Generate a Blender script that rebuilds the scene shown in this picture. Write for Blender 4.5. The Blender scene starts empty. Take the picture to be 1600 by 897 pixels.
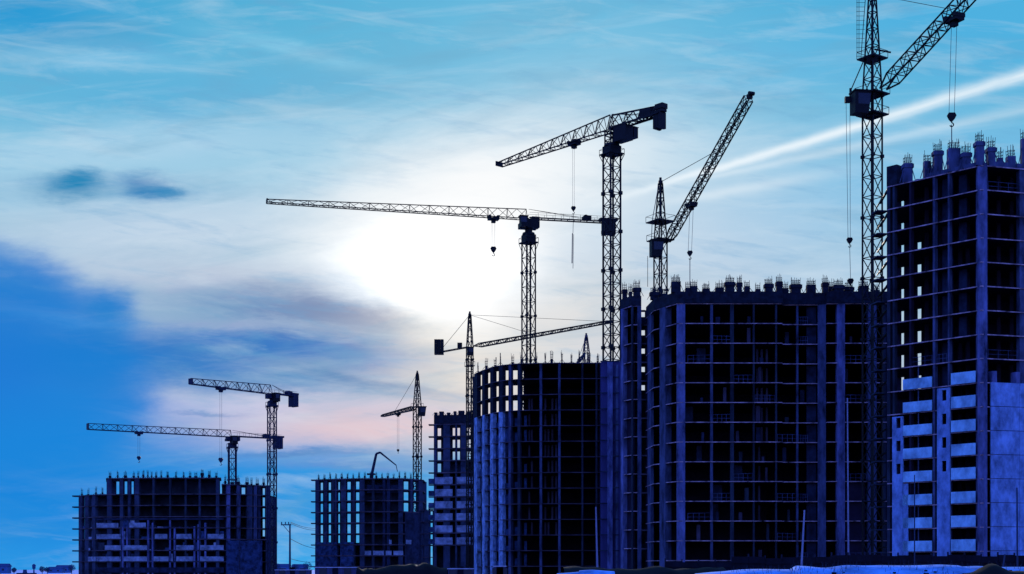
import bpy, math, random
from mathutils import Vector
random.seed(7)
R = math.radians
F, HX, HY, CH = 2222.0, 800.0, 890.0, 1.8        # lens in px, principal column, horizon row, eye height

def X(px, Y): return (px-HX)/F*Y
def Z(py, Y): return (HY-py)/F*Y + CH
def at(px, py, Y): return Vector((X(px, Y), Y, Z(py, Y)))

sc = bpy.context.scene
COL = sc.collection

# ------------------------------------------------------------------ materials
def lin(c):
    r = []
    for v in c:
        v = v/255.0
        r.append(v/12.92 if v <= .04045 else ((v+.055)/1.055)**2.4)
    return tuple(r)+(1,)

MATS = {}
def mat(name, c, var=.35, scale=.6, rough=.9, streak=0.0, metal=0.0, bump=0.0):
    m = bpy.data.materials.new(name); m.use_nodes = True
    nt = m.node_tree; N = nt.nodes; L = nt.links
    b = N['Principled BSDF']
    tc = N.new('ShaderNodeTexCoord')
    mp = N.new('ShaderNodeMapping'); L.new(tc.outputs['Object'], mp.inputs[0])
    mp.inputs['Scale'].default_value = (1, 1, 1-.8*streak if streak else 1)
    n = N.new('ShaderNodeTexNoise'); n.inputs['Scale'].default_value = scale; n.inputs['Detail'].default_value = 6
    n.inputs['Roughness'].default_value = .65
    L.new(mp.outputs[0], n.inputs['Vector'])
    cr = N.new('ShaderNodeValToRGB')
    cr.color_ramp.elements[0].position = .3; cr.color_ramp.elements[1].position = .7
    cr.color_ramp.elements[0].color = tuple(v*(1-var) for v in c)+(1,)
    cr.color_ramp.elements[1].color = tuple(min(1, v*(1+var)) for v in c)+(1,)
    L.new(n.outputs['Fac'], cr.inputs[0]); L.new(cr.outputs[0], b.inputs['Base Color'])
    b.inputs['Roughness'].default_value = rough
    b.inputs['Metallic'].default_value = metal
    b.inputs['Specular IOR Level'].default_value = .15
    if bump:
        bp = N.new('ShaderNodeBump'); bp.inputs['Strength'].default_value = bump
        L.new(n.outputs['Fac'], bp.inputs['Height']); L.new(bp.outputs[0], b.inputs['Normal'])
    MATS[name] = m
    return m

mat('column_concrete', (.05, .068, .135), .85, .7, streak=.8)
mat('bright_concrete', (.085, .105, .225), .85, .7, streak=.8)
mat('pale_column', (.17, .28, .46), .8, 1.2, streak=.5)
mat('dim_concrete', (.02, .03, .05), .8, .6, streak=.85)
mat('slab_edge', (.30, .22, .26), 1.0, .8)
mat('slab_dim', (.06, .05, .07), .9, .35)
mat('shadow_concrete', (.016, .013, .03), .5, .4)  # concrete with the shade of the open bays put into its colour
mat('partition', (.05, .045, .08), .6, .4, streak=.5)
mat('balcony_panel', (.24, .50, .70), .5, .55, streak=.3)
mat('far_panel', (.20, .25, .34), .7, .6)
mat('wall_block', (.15, .27, .50), .6, .8, streak=.5, bump=.3)
mat('infill_wall', (.022, .045, .11), .95, .9)
mat('infill_dark', (.014, .022, .05), .8, .6)
mat('shaft_wall', (.045, .05, .15), .35, .25, streak=.8)
mat('formwork', (.009, .014, .026), .7, 1.2)
mat('rebar_steel', (.015, .025, .04), .3, 2)
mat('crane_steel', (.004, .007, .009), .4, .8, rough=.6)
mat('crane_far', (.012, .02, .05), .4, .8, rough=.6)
mat('crane_panel', (.004, .006, .009), .4, .8, rough=.6)
mat('cab_glass', (.02, .03, .05), .2, 1, rough=.2)
mat('rope_steel', (.02, .035, .07), .3, 2)
mat('dark_fence', (.006, .007, .015), .5, .8)
mat('fence_post', (.015, .018, .04), .3, .8)
mat('snow', (.12, .36, .62), .6, .6, bump=.6)
mat('soil', (.05, .05, .06), .5, .1)
mat('rubble_soil', (.004, .004, .006), .5, .8)
mat('pole_metal', (.20, .22, .34), .3, 1)
mat('pole_dark', (.03, .05, .10), .3, 1)
mat('cabin_wall', (.05, .06, .14), .3, .8)
mat('cabin_trim', (.4, .45, .6), .3, .8)
mat('far_wall', (.05, .12, .25), .3, .05)
mat('far_roof', (.03, .07, .16), .3, .05)
mat('far_foliage', (.03, .07, .13), .4, .3)
mat('bark', (.02, .03, .05), .3, .5)

# ------------------------------------------------------------------ mesh helpers
class MB:
    def __init__(s): s.v = []; s.f = []; s.m = []
    def add(s, vs, fs, mi=0):
        o = len(s.v); s.v += [Vector(p) for p in vs]
        for f in fs: s.f.append([o+i for i in f]); s.m.append(mi)
    def hexa(s, b, t, mi=0):     # bottom quad, top quad
        s.add(list(b)+list(t), [(3,2,1,0),(4,5,6,7),(0,1,5,4),(1,2,6,5),(2,3,7,6),(3,0,4,7)], mi)
    def box(s, c, d, rz=0, mi=0):
        c = Vector(c); ca, sa = math.cos(rz), math.sin(rz)
        def q(x, y, z): return (c.x+x*ca-y*sa, c.y+x*sa+y*ca, c.z+z)
        x, y, z = d[0]/2, d[1]/2, d[2]/2
        s.hexa([q(-x,-y,-z),q(x,-y,-z),q(x,y,-z),q(-x,y,-z)], [q(-x,-y,z),q(x,-y,z),q(x,y,z),q(-x,y,z)], mi)
    def beam(s, a, b, r, n=4, r2=None, mi=0):
        a = Vector(a); b = Vector(b); d = b-a
        if d.length < 1e-6: return
        d.normalize(); u = d.orthogonal().normalized()
        if abs(d.z) < .95: u = d.cross(Vector((0,0,1))).normalized()
        w = d.cross(u); r2 = r if r2 is None else r2
        vs = []
        for p, rr in ((a, r), (b, r2)):
            for i in range(n):
                t = 2*math.pi*(i+.5)/n; vs.append(p+(u*math.cos(t)+w*math.sin(t))*rr)
        fs = [(i, (i+1) % n, n+(i+1) % n, n+i) for i in range(n)]
        fs += [tuple(range(n))[::-1], tuple(range(n, 2*n))]
        s.add(vs, fs, mi)
    def prism(s, pts, z0, z1, side=0, cap=0):
        n = len(pts)
        o = len(s.v)
        s.v += [Vector((p[0], p[1], z0)) for p in pts]+[Vector((p[0], p[1], z1)) for p in pts]
        for i in range(n):
            j = (i+1) % n; s.f.append([o+i, o+j, o+n+j, o+n+i]); s.m.append(side)
        s.f.append([o+i for i in range(n)][::-1]); s.m.append(cap)
        s.f.append([o+n+i for i in range(n)]); s.m.append(cap)
    def wall(s, A, B, i0, i1, z0, z1, mi=0):  # box between plan points A,B, from inward offset i0 to i1
        d = Vector((B[0]-A[0], B[1]-A[1])); d.normalize(); n = Vector((-d.y, d.x))
        if n.y < 0: n = -n
        P = [(A[0]+n.x*i0, A[1]+n.y*i0), (B[0]+n.x*i0, B[1]+n.y*i0), (B[0]+n.x*i1, B[1]+n.y*i1), (A[0]+n.x*i1, A[1]+n.y*i1)]
        s.hexa([(p[0], p[1], z0) for p in P], [(p[0], p[1], z1) for p in P], mi)
    def build(s, name, mats, parent=None, label=None):
        if isinstance(mats, str): mats = [mats]
        off = Vector(parent['_w']) if parent is not None else Vector((0,0,0))
        me = bpy.data.meshes.new(name)
        me.from_pydata([tuple(p-off) for p in s.v], [], s.f)
        for m in mats: me.materials.append(MATS[m])
        if len(mats) > 1: me.polygons.foreach_set('material_index', s.m)
        me.update()
        o = bpy.data.objects.new(name, me); COL.objects.link(o)
        if parent is not None:
            o.parent = parent
        o['_w'] = tuple(off)
        if label: o['label'] = label
        return o

def empty(name, loc, label, cat, group=None):
    o = bpy.data.objects.new(name, None); COL.objects.link(o); o.location = loc
    o.empty_display_size = .5
    o['_w'] = tuple(loc); o['label'] = label; o['category'] = cat
    if group: o['group'] = group
    return o
def tag(o, label=None, cat=None, group=None, kind=None):
    if label: o['label'] = label
    if cat: o['category'] = cat
    if group: o['group'] = group
    if kind: o['kind'] = kind
    return o

# ------------------------------------------------------------------ lattice girders
def lattice(mb, P0, P1, side, up, w0, h0, w1, h1, n, rc, rl, shape='box', cross=False):
    """trussed girder; side/up unit vectors, w/h half sizes at both ends"""
    P0 = Vector(P0); P1 = Vector(P1)
    if shape == 'box': cs = [(-1,-1),(1,-1),(1,1),(-1,1)]
    elif shape == 'tri': cs = [(-1,-1),(1,-1),(0,1)]
    def ring(t):
        c = P0.lerp(P1, t); w = w0+(w1-w0)*t; h = h0+(h1-h0)*t
        return [c+side*(a*w)+up*(b*h) for a, b in cs]
    k = len(cs)
    rings = [ring(i/n) for i in range(n+1)]
    for j in range(k): mb.beam(rings[0][j], rings[-1][j], rc)
    for i in range(n+1):
        for j in range(k):
            if i % 2 == 0 or shape == 'box': mb.beam(rings[i][j], rings[i][(j+1) % k], rl)
    for i in range(n):
        for j in range(k):
            a, b = j, (j+1) % k
            if i % 2: a, b = b, a
            mb.beam(rings[i][a], rings[i+1][b], rl)
            if cross: mb.beam(rings[i][b], rings[i+1][a], rl)

def mast_mb(x, y, z0, z1, half, rz, rc, rl, sec=3.0):
    mb = MB(); s = Vector((math.cos(rz), math.sin(rz), 0)); u = Vector((-math.sin(rz), math.cos(rz), 0))
    n = max(2, int(round((z1-z0)/sec)))
    lattice(mb, (x,y,z0), (x,y,z1), s, u, half, half, half, half, n, rc, rl)
    # heavier collars where sections are bolted, climbing ladder inside
    for i in range(0, n+1, 3):
        z = z0+(z1-z0)*i/n
        for a, b in ((-1,-1),(1,-1),(1,1),(-1,1)):
            p = Vector((x,y,z))+s*(a*half)+u*(b*half)
            mb.box(p, (rc*3.2, rc*3.2, rc*3.4), rz)
    return mb
def ladder(x, y, z0, z1, half, rz, parent, m):
    mb = MB(); s = Vector((math.cos(rz), math.sin(rz), 0))
    for k in (-.25, .25): mb.beam(Vector((x,y,z0))+s*k, Vector((x,y,z1))+s*k, .05)
    z = z0
    while z < z1:
        mb.beam(Vector((x,y,z))-s*.25, Vector((x,y,z))+s*.25, .03); z += .6
    return mb.build('ladder', m, parent)

def rope(a, b, r, parent, name='hoist_rope'):
    mb = MB(); mb.beam(a, b, r); return mb.build(name, 'rope_steel', parent)

def hook(p, s, parent, m='crane_steel', block=True):
    """hook block: sheave cheeks tapering down to a curved hook"""
    mb = MB(); p = Vector(p)
    pts = [(-.5,.7),(.5,.7),(.75,.25),(.45,-.35),(.15,-.7),(-.15,-.7),(-.45,-.35),(-.75,.25)]
    vs = [p+Vector((a*s, -.22*s, b*s)) for a, b in pts]+[p+Vector((a*s, .22*s, b*s)) for a, b in pts]
    n = 8
    mb.add(vs, [tuple(range(n)), tuple(range(n, 2*n))[::-1]]+[(i, n+i, n+(i+1) % n, (i+1) % n) for i in range(n)])
    o = mb.build('hook_block', m, parent)
    h = MB(); last = p+Vector((0,0,-.7*s))
    for k in range(8):
        t = R(90-k*36); q = p+Vector((.32*s*math.cos(t), 0, -1.25*s+.32*s*math.sin(t)))
        h.beam(last, q, .1*s); last = q
    h.build('hook', m, o)
    return o

def trolley(p, along, s, parent, m='crane_steel'):
    mb = MB(); rz = math.atan2(along.y, along.x)
    mb.box(Vector(p), (2.2*s, 1.5*s, .45*s), rz)
    for a in (-1, 1): mb.box(Vector(p)+along*a*.9*s+Vector((0,0,.4*s)), (.5*s, 1.7*s, .5*s), rz)
    mb.box(Vector(p)+Vector((0,0,-.5*s)), (.8*s, .8*s, .6*s), rz)
    return mb.build('trolley', m, parent)

def cab(p, s, rz, parent, m='crane_panel'):
    mb = MB(); p = Vector(p); ca, sa = math.cos(rz), math.sin(rz)
    def q(x, y, z): return p+Vector((x*ca-y*sa, x*sa+y*ca, z))*s
    mb.hexa([q(-.8,-.6,-1),q(.55,-.6,-1),q(.55,.6,-1),q(-.8,.6,-1)], [q(-.8,-.6,1),q(.8,-.6,1),q(.8,.6,1),q(-.8,.6,1)])
    mb.hexa([q(-.9,-.7,1.0),q(.9,-.7,1.0),q(.9,.7,1.0),q(-.9,.7,1.0)], [q(-.9,-.7,1.12),q(.9,-.7,1.12),q(.9,.7,1.12),q(-.9,.7,1.12)])
    o = mb.build('cab', m, parent)
    for sy in (-1, 1):
        g = MB()
        g.hexa([q(-.5,sy*.6,-.2),q(.62,sy*.6,-.2),q(.62,sy*.615,-.2),q(-.5,sy*.615,-.2)], [q(-.5,sy*.6,.8),q(.72,sy*.6,.8),q(.72,sy*.615,.8),q(-.5,sy*.615,.8)])
        g.build('window', 'cab_glass', o)
    return o

def flat_crane(label, px, Y, yb, tip, cpx, half, jh, rc, rl, trolleys, group, m='crane_steel',
               base_z=0, tiph=None, rz=R(25), cabside=1, cw=(1.4, 2.2, 2.6), jw=.8, mast_top_gap=2.2, ms=3.0, jn=2.0, cdrop=0, latneck=False, cabf=0.2):
    """flat-top hammerhead crane; yb = row of the jib's lower chord at the mast"""
    x = X(px, Y); zj = Z(yb, Y)
    t = (HY-yb)/(HY-tip[1])*Y
    T = Vector((X(tip[0], t), t, zj)); M = Vector((x, Y, zj))
    d = (T-M); L = d.length; d.normalize(); side = Vector((-d.y, d.x, 0)); up = Vector((0,0,1))
    root = empty('tower_crane', (x, Y, base_z), label, 'crane', group)
    zt = zj-mast_top_gap
    mast_mb(x, Y, base_z, zt, half, rz, rc, rl, ms).build('mast', m, root)
    ladder(x, Y, base_z, zt, half, rz, root, m)
    # slewing unit: bolted ring on the mast top, neck, wide turntable block under the jib
    sl = MB(); a = math.atan2(d.y, d.x); g = mast_top_gap
    sl.box((x, Y, zt+.12), (half*2.9, half*2.9, .24), rz); sl.box((x, Y, zt+g*.2), (half*2.2, half*2.2, g*.3), rz)
    sl.beam((x,Y,zt+g*.34), (x,Y,zt+g*.44), half*1.35, 14, half*1.2)
    s4 = Vector((math.cos(rz), math.sin(rz), 0)); u4 = Vector((-math.sin(rz), math.cos(rz), 0)); c0 = Vector((x,Y,zt))
    for i, j in ((-1,-1),(1,-1),(1,1),(-1,1)):
        p = c0+s4*i*half*1.45+u4*j*half*1.45; q = c0+s4*-j*half*1.45+u4*i*half*1.45
        sl.beam(p, p+Vector((0,0,1.1)), .05); sl.beam(p+Vector((0,0,1.1)), q+Vector((0,0,1.1)), .05)
        sl.beam(c0+s4*i*half+u4*j*half-Vector((0,0,1.6)), p, rl)
    sl.build('slewing_ring', m, root)
    tu = MB()
    if latneck: lattice(tu, (x,Y,zt+g*.4), (x,Y,zj), s4, u4, half*.8, half*.8, half*.8, half*.8, 3, rc*.8, rl)
    else:
        tu.beam((x,Y,zt+g*.42), (x,Y,zj-g*.3), half*.75, 12)
        tu.box((x,Y,zj-g*.21), (half*3.4, half*2.2, g*.36), a); tu.box(Vector((x,Y,zj-g*.12))-d*half*1.3, (half*1.6, half*1.6, g*.45), a)
        tu.box(Vector((x,Y,zj-g*.3))+d*half*1.5, (half*1.1, half*1.4, g*.22), a)
    tu.build('turret', m, root)
    # jib
    jb = MB(); n = int(L/jn); n += n % 2
    th = jh*.35 if tiph is None else tiph
    lattice(jb, M+up*jh/2+d*.5, T+up*th/2, side, up, jw, jh/2, jw*.8, th/2, n, rc*.75, rl*.8, 'tri')
    jb.box(T+up*th/2, (.25, jw*2, th), a)
    jb.build('jib', m, root)
    # counter jib : solved to reach column cpx
    k = (cpx-HX)/F; tt = (k*Y-x)/(-d.x+k*d.y)
    Cn = M-d*tt; Cn.z -= cdrop
    cj = MB()
    for s_ in (-1, 1): cj.beam(M+side*s_*jw+up*.25, Cn+side*s_*jw+up*.25, rc*1.15)
    for i in range(int(tt/1.5)+1):
        p = M.lerp(Cn, i/(int(tt/1.5)+1)); cj.beam(p+side*jw+up*.25, p-side*jw+up*.25, rl)
    for s_ in (-1, 1):
        q0 = M+side*s_*(jw+.05)+up*1.3; q1 = Cn+side*s_*(jw+.05)+up*1.3
        cj.beam(q0, q1, .035)
        for i in range(1, int(tt/2)+1):
            p = q0.lerp(q1, i/(int(tt/2)+1)); cj.beam(p, p-up*1.05, .035)
    cj.build('counter_jib', m, root)
    # pendant from jib root apex back to counter jib
    pd = MB()
    ap = M+up*jh*1.02
    for s_ in (-1, 1): pd.beam(ap, Cn+d*1.5+side*s_*jw*.8+up*.3, rl*.6)
    pd.build('pendant', m, root)
    w = MB(); rzw = a
    for i in range(3):
        w.box(Cn+d*(i*cw[0]*.36)+up*(-cw[2]/2+.5), (cw[0]*.33, cw[1], cw[2]-.25*(i % 2)), rzw)
    w.box(Cn+d*cw[0]*.4+up*.75, (cw[0]*1.6, cw[1]*.75, .5), rzw)
    w.build('counterweight', m, root)
    h = MB(); hp = Cn+d*(tt*.33)
    h.beam(hp+side*.7+up*.9, hp-side*.7+up*.9, .55, 10); h.box(hp+up*.9-d*.9, (.7, 1.0, .9), a)
    h.build('hoist_winch', m, root)
    cab(M+d*half*cabf+side*(half+1.0)*cabside+up*(-1.0), 1.05, a, root, 'crane_panel')
    for (tpx, hy, s_) in trolleys:
        k = (tpx-HX)/F; tt = (k*Y-x)/(d.x-k*d.y); P = M+d*tt
        trolley(P+up*-.35, d, s_, root, m)
        if hy:
            H = Vector((P.x, P.y, Z(hy, P.y)))
            for o_ in (-.3, .3): rope(P+d*o_*s_+up*-.5, H+d*o_*s_+up*.4*s_, .028, root)
            hook(H, s_*.85, root, m)
    return root, M, d

# ------------------------------------------------------------------ unfinished buildings
class Bld:
    def __init__(s, label, front, depth, levels, group='unfinished concrete towers', name='unfinished_building', slab='slab_edge', th=.14):
        s.P = [Vector((X(a, y), y)) for a, y in front]
        dp = depth if isinstance(depth, list) else [depth]*len(front)
        s.Q = [p+Vector((v[0], v[1])) if isinstance(v, tuple) else p+Vector((0, v)) for p, v in zip(s.P, dp)]
        s.L = levels; s.slabm = slab; s.th = th
        c = s.P[len(s.P)//2]
        s.root = empty(name, (c.x, c.y, 0), label, 'building', group)
    def hit(s, px, line=None):
        line = line or s.P; k = (px-HX)/F
        best = None
        for i, (a, b) in enumerate(zip(line[:-1], line[1:])):
            fa = a.x-k*a.y; fb = b.x-k*b.y
            if i == 0 and fa > 0: best = 0
            if fa*fb <= 0 and abs(fa-fb) > 1e-9: return a.lerp(b, fa/(fa-fb))
        a, b = (line[0], line[1]) if best == 0 else (line[-2], line[-1])
        fa = a.x-k*a.y; fb = b.x-k*b.y
        return a.lerp(b, fa/(fa-fb))
    def sub(s, line, p0, p1):
        k0 = (p0-HX)/F; k1 = (p1-HX)/F
        r = [s.hit(p0, line)]
        r += [p for p in line if k0 < p.x/p.y < k1]
        r.append(s.hit(p1, line)); return r
    def slab(s, z, p0=None, p1=None, over=.1, name='floor_slab', th=None, m=None, back=True):
        f = list(s.P) if p0 is None else s.sub(s.P, p0, p1)
        if p0 is None: b = list(s.Q)
        else:
            n0 = s.P[0]; b = s.sub(s.Q, p0, p1)
        pts = [Vector((p.x, p.y-over)) for p in f]
        poly = pts+[p for p in reversed(b)]
        mb = MB(); th = th or s.th
        mb.prism(poly, z-th, z, 0, 1)
        return mb.build(name, [m or s.slabm, 'shadow_concrete'], s.root)  # slab undersides carry the bay shade in their colour
    def slabs(s, **k):
        for z in s.L: s.slab(z, **k)
    def col(s, px, w, z0, z1, m='column_concrete', proud=.14, depth=.7, name='column'):
        mb = MB(); mb.wall(s.hit(px-w/2), s.hit(px+w/2), -proud, depth, z0, z1)
        return mb.build(name, m, s.root)
    def backwall(s, gaps, z0, z1, p0=None, p1=None, name='core_wall', inset=-.3, m='shadow_concrete'):
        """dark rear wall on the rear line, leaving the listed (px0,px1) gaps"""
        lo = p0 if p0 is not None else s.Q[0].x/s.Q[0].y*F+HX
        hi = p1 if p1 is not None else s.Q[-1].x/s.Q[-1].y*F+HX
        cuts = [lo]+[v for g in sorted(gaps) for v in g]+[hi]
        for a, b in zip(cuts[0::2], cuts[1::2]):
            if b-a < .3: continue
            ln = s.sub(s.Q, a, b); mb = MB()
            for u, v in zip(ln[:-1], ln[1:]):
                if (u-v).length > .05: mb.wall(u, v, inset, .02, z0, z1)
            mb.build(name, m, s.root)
    def ends(s, z0, z1, which=(0, 1)):
        for e in which:
            i = 0 if e == 0 else -1
            a, b = s.P[i].copy(), s.Q[i].copy()
            d = (b-a).normalized(); n = Vector((-d.y, d.x))
            sg = 1 if (s.P[1 if e == 0 else -2]-a).dot(n) > 0 else -1
            n *= sg; a = a+d*.5
            mb = MB(); q = [a, b, b+n*.25, a+n*.25]
            mb.hexa([(p.x, p.y, z0) for p in q], [(p.x, p.y, z1) for p in q])
            mb.build('end_wall', 'shadow_concrete', s.root)
    def inner(s, pxs, ins, z0, z1, w=.45, m='partition', name='inner_column'):
        for px in pxs:
            p = s.hit(px); q = p*(1+ins/p.y)
            mb = MB(); mb.box((q.x, q.y, (z0+z1)/2), (w, w, z1-z0)); mb.build(name, m, s.root)
    def parapet(s, p0, p1, z, h, m='balcony_panel', proud=.35, name='balcony_panel', t=.14, side=True):
        mb = MB(); ln = s.sub(s.P, p0, p1)
        for u, v in zip(ln[:-1], ln[1:]):
            if (u-v).length > .05: mb.wall(u, v, -proud, -proud+t, z+.005, z+h)
        return mb.build(name, m, s.root)
    def stubs(s, items, z, m='column_concrete', ins=.5, rebar=True, rl=1.2):
        """(px, width_px, height m): column starters above the top deck with their rebar"""
        for it in items:
            px, w, h = it[:3]; w *= random.uniform(.9,1.12); p = s.hit(px); wm = w/F*p.y
            i = ins if len(it) < 4 else it[3]
            q = p*(1+i/p.y)
            mb = MB(); mb.box((q.x, q.y, z+h/2), (wm, min(wm, .9), h))
            if h > 1 and random.random() < .5: mb.box((q.x, q.y, z+h-.35), (wm*1.25, min(wm, .9)*1.2, .5))
            for ss in (-1, 1): mb.beam((q.x+ss*(wm/2+.5), q.y-.2, z), (q.x+ss*wm/2, q.y-.2, z+h*.7), .05)
            o = mb.build('column_stub', m if len(it) < 5 else it[4], s.root)
            if rebar:
                rb = MB(); k = max(3, int(wm/.22))
                for j in range(k):
                    for yy in (-.3, .3):
                        x0 = q.x-wm*.42+wm*.84*j/(k-1); hh = rl*random.uniform(.62, 1.25)
                        rb.beam((x0, q.y+yy, z+h-.05), (x0+random.uniform(-.1,.1), q.y+yy, z+h+hh), .03)
                for zz in (.25, .6):
                    for yy in (-.3, .3): rb.beam((q.x-wm*.45, q.y+yy, z+h+zz*rl), (q.x+wm*.45, q.y+yy, z+h+zz*rl), .035)
                    for ss in (-.4, .4): rb.beam((q.x+wm*ss, q.y-.32, z+h+zz*rl), (q.x+wm*ss, q.y+.32, z+h+zz*rl), .035)
                rb.build('rebar', 'rebar_steel', o)

G_B = 'unfinished concrete towers'
def lv(y0, Y, n, step=3.0): z = Z(y0, Y); return [z-step*i for i in range(n) if z-step*i > .3]

# ---- right tower (nearest)
b = Bld('tall unfinished tower at the right edge with pale balcony panels on its lower floors',
        [(1386,187),(1533,177),(1660,180.2)], [(3.2,7.5),(3.2,9),(3.2,9)], lv(258,177,17))
LV = b.L; zt = LV[0]
b.slabs()
gz = [(1408.5,1414),(1434,1441),(1479,1484.5)]
b.backwall([(1408.5,1414)], LV[2], zt)
b.backwall([(1408.5,1414),(1434,1441)], LV[4], LV[2]-.01)
b.backwall(gz, LV[9], LV[4]-.01)
b.backwall([], 0, LV[9]-.01)
b.ends(0, zt, (1,))
b.inner([1424,1448,1470,1500,1512,1560,1580,1610], 4, 0, zt, m='shadow_concrete')
for k in range(0, 9):                       # bluish partition walls seen inside the top floors
    for (a, c) in ((1462,1478),(1488,1500),(1547,1556)):
        if random.random() < .75:
            mb = MB(); A = b.hit(a); B_ = b.hit(c)
            mb.wall(A, B_, 1.6, 1.75, LV[k+1]+.01, LV[k]-.23)
            mb.build('partition_wall', 'infill_dark' if random.random()<.6 else 'shadow_concrete', b.root)
for px, w, m_ in ((1388,5,'dim_concrete'),(1396,3,'dim_concrete'),(1422,3,'shadow_concrete'),(1459,3.4,'column_concrete'),(1482,2.6,'column_concrete'),(1598,9,'column_concrete'),(1628,5,'dim_concrete')):
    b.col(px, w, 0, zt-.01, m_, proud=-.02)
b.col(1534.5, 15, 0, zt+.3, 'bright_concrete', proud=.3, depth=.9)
for k in range(9, 17):
    z = LV[k]
    b.parapet(1413, 1458, z, 1.35); b.parapet(1488, 1526, z, 1.45)
    for px in (1436,):
        mb = MB(); p = b.hit(px); mb.box((p.x, p.y+.3, z+1.5), (.12,.12,2.7)); mb.build('window_mullion', 'column_concrete', b.root)
def slit_wall(bb, p0, s0, s1, p1, z0, z1, levels, m, wins):
    ln = MB(); A, S0, S1, B_ = [bb.hit(v) for v in (p0, s0, s1, p1)]
    ln.wall(A, S0, -.3, -.05, z0, z1); ln.wall(S1, B_, -.3, -.05, z0, z1)
    zs = [z0]
    for z in sorted(levels):
        if z in wins: zs += [z+1.1, z+2.45]
    zs.append(z1)
    for a, c in zip(zs[0::2], zs[1::2]): ln.wall(S0, S1, -.3, -.05, a, c)
    ln.build('facade_wall', m, bb.root)
slit_wall(b, 1466, 1473.5, 1480.5, 1486, 0.3, LV[9]-.3, LV, 'wall_block', [LV[k] for k in (10,11,12,13)])
slit_wall(b, 1396, 1402, 1409, 1412.5, 0.3, LV[10]-.4, LV, 'wall_block', [LV[k] for k in (11,12,13)])
b.parapet(1413.5, 1421, 0.4, LV[13]-.6, m='wall_block', name='facade_wall')
for k in range(9, 17):
    z0 = LV[k+1]+.03 if k < 16 else .3; z1 = LV[k]-.04
    if k == 9: z1 = LV[9]-.02
    for (a, c) in ((1546,1590),(1590.4,1640)):
        b.parapet(a, c, z0, z1-z0, m='wall_block', name='wall_panel', proud=.34, t=.2)
for px in (1552, 1588): b.col(px, 7, LV[9], LV[9]+1.4, 'bright_concrete', proud=.3, name='wall_stub')
for k in range(1, 17):                          # balcony slab noses on the hidden left flank
    mb = MB(); p = b.P[0]; mb.box((p.x-.7, p.y+1.2, LV[k]-.1), (1.5, 2.0, .16), R(10)); mb.build('balcony_slab', 'dim_concrete', b.root)
mb = MB(); ln = b.sub(b.P, 1386, 1402)
mb.wall(ln[0], ln[-1], -.1, 3, zt, zt+2.6); mb.build('lift_shaft', 'formwork', b.root)
b.stubs([(1418,12,2.5),(1448,9,2.2),(1453,8,1.2),(1465,14,3.2),(1490,17,3.0),(1509,13,2.1),(1530,13,3.0,.2),(1548,13,2.4),(1562,8,1.2),(1579,13,1.5),(1600,9,3.9),(1612,8,2.5)], zt)
b.stubs([(1438,16,1.0,4),(1474,20,.9,5),(1520,20,1.1,5),(1565,26,1.0,5)], zt, rebar=False)
b.parapet(1445, 1526, zt, .5, m='column_concrete', proud=.05, name='deck_edge'); b.parapet(1545, 1650, zt, .6, m='column_concrete', proud=.05, name='deck_edge')

for k in range(1, 16):
    for (a, c) in ((1424,1457),(1462,1480),(1485,1524),(1545,1592)):
        if k > 8 and a > 1424: continue
        r_ = random.random()
        if r_ < .18:
            mb = MB(); A = b.hit(a); B_ = b.hit(c)
            for q_ in (.55, 1.1): mb.beam((A.x, A.y+.2, LV[k]+q_), (B_.x, B_.y+.2, LV[k]+q_), .03)
            for j in range(4): t_ = j/3; mb.beam((A.x+(B_.x-A.x)*t_, A.y+(B_.y-A.y)*t_+.2, LV[k]), (A.x+(B_.x-A.x)*t_, A.y+(B_.y-A.y)*t_+.2, LV[k]+1.15), .03)
            mb.build('guard_rail', 'column_concrete', b.root)

# ---- big middle tower
b = Bld('broad dark unfinished tower with a row of column stubs on its roof',
        [(1009,229),(1021,222),(1058,216),(1222,216),(1223,217),(1290,217),(1292,216),(1388,216)], [(1.9,14),(1.9,14)]+[14]*6, lv(474,216,14))
LV = b.L; zt = LV[0]
b.slabs(); b.backwall([], 0, zt); b.ends(0, zt)
b.slab(zt+1.75, name='roof_formwork', th=1.74, m='formwork', over=.35)
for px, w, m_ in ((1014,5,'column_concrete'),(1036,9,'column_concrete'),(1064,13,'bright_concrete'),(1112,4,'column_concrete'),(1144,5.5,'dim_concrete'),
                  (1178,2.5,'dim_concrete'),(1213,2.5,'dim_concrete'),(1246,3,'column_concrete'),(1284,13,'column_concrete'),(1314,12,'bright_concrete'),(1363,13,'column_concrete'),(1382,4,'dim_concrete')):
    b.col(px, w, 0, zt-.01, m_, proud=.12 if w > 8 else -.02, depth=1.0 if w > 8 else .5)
mb = MB()
for k in range(13):
    mb = MB(); A = b.hit(1262); B_ = b.hit(1277); mb.wall(A, B_, .8, .95, LV[k+1]+.01 if k < 13 else 0, LV[k]-.23)
    mb.build('partition_wall', 'infill_dark', b.root)
for k in range(3, 12):
    for px in ((1183,1190,1198) if k < 8 else (1186,)):
        mb = MB(); p = b.hit(px); q = p*(1+3/p.y); mb.box((q.x, q.y, LV[k]+1.3), (.3,.3,2.4)); mb.build('inner_column', 'partition', b.root)
    if random.random() < .8:
        a = random.choice((1072, 1092, 1118, 1150)); mb = MB(); mb.wall(b.hit(a), b.hit(a+random.choice((8,14))), 2.5, 2.7, LV[k]+.01, LV[k]+2.6); mb.build('partition_wall', 'infill_dark', b.root)
b.col(1338, 30, 0, LV[9], 'shadow_concrete', proud=-.5, name='facade_wall')
st = []; px = 1022
while px < 1378:
    w = random.choice((8,10,12,14,15)); st.append((px, w, random.uniform(.6, 1.7), random.choice((.4,.6,3))+.0, 'formwork')); px += w+random.choice((1,4,7,9))
b.stubs(st, zt+1.75, rl=.95)

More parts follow.
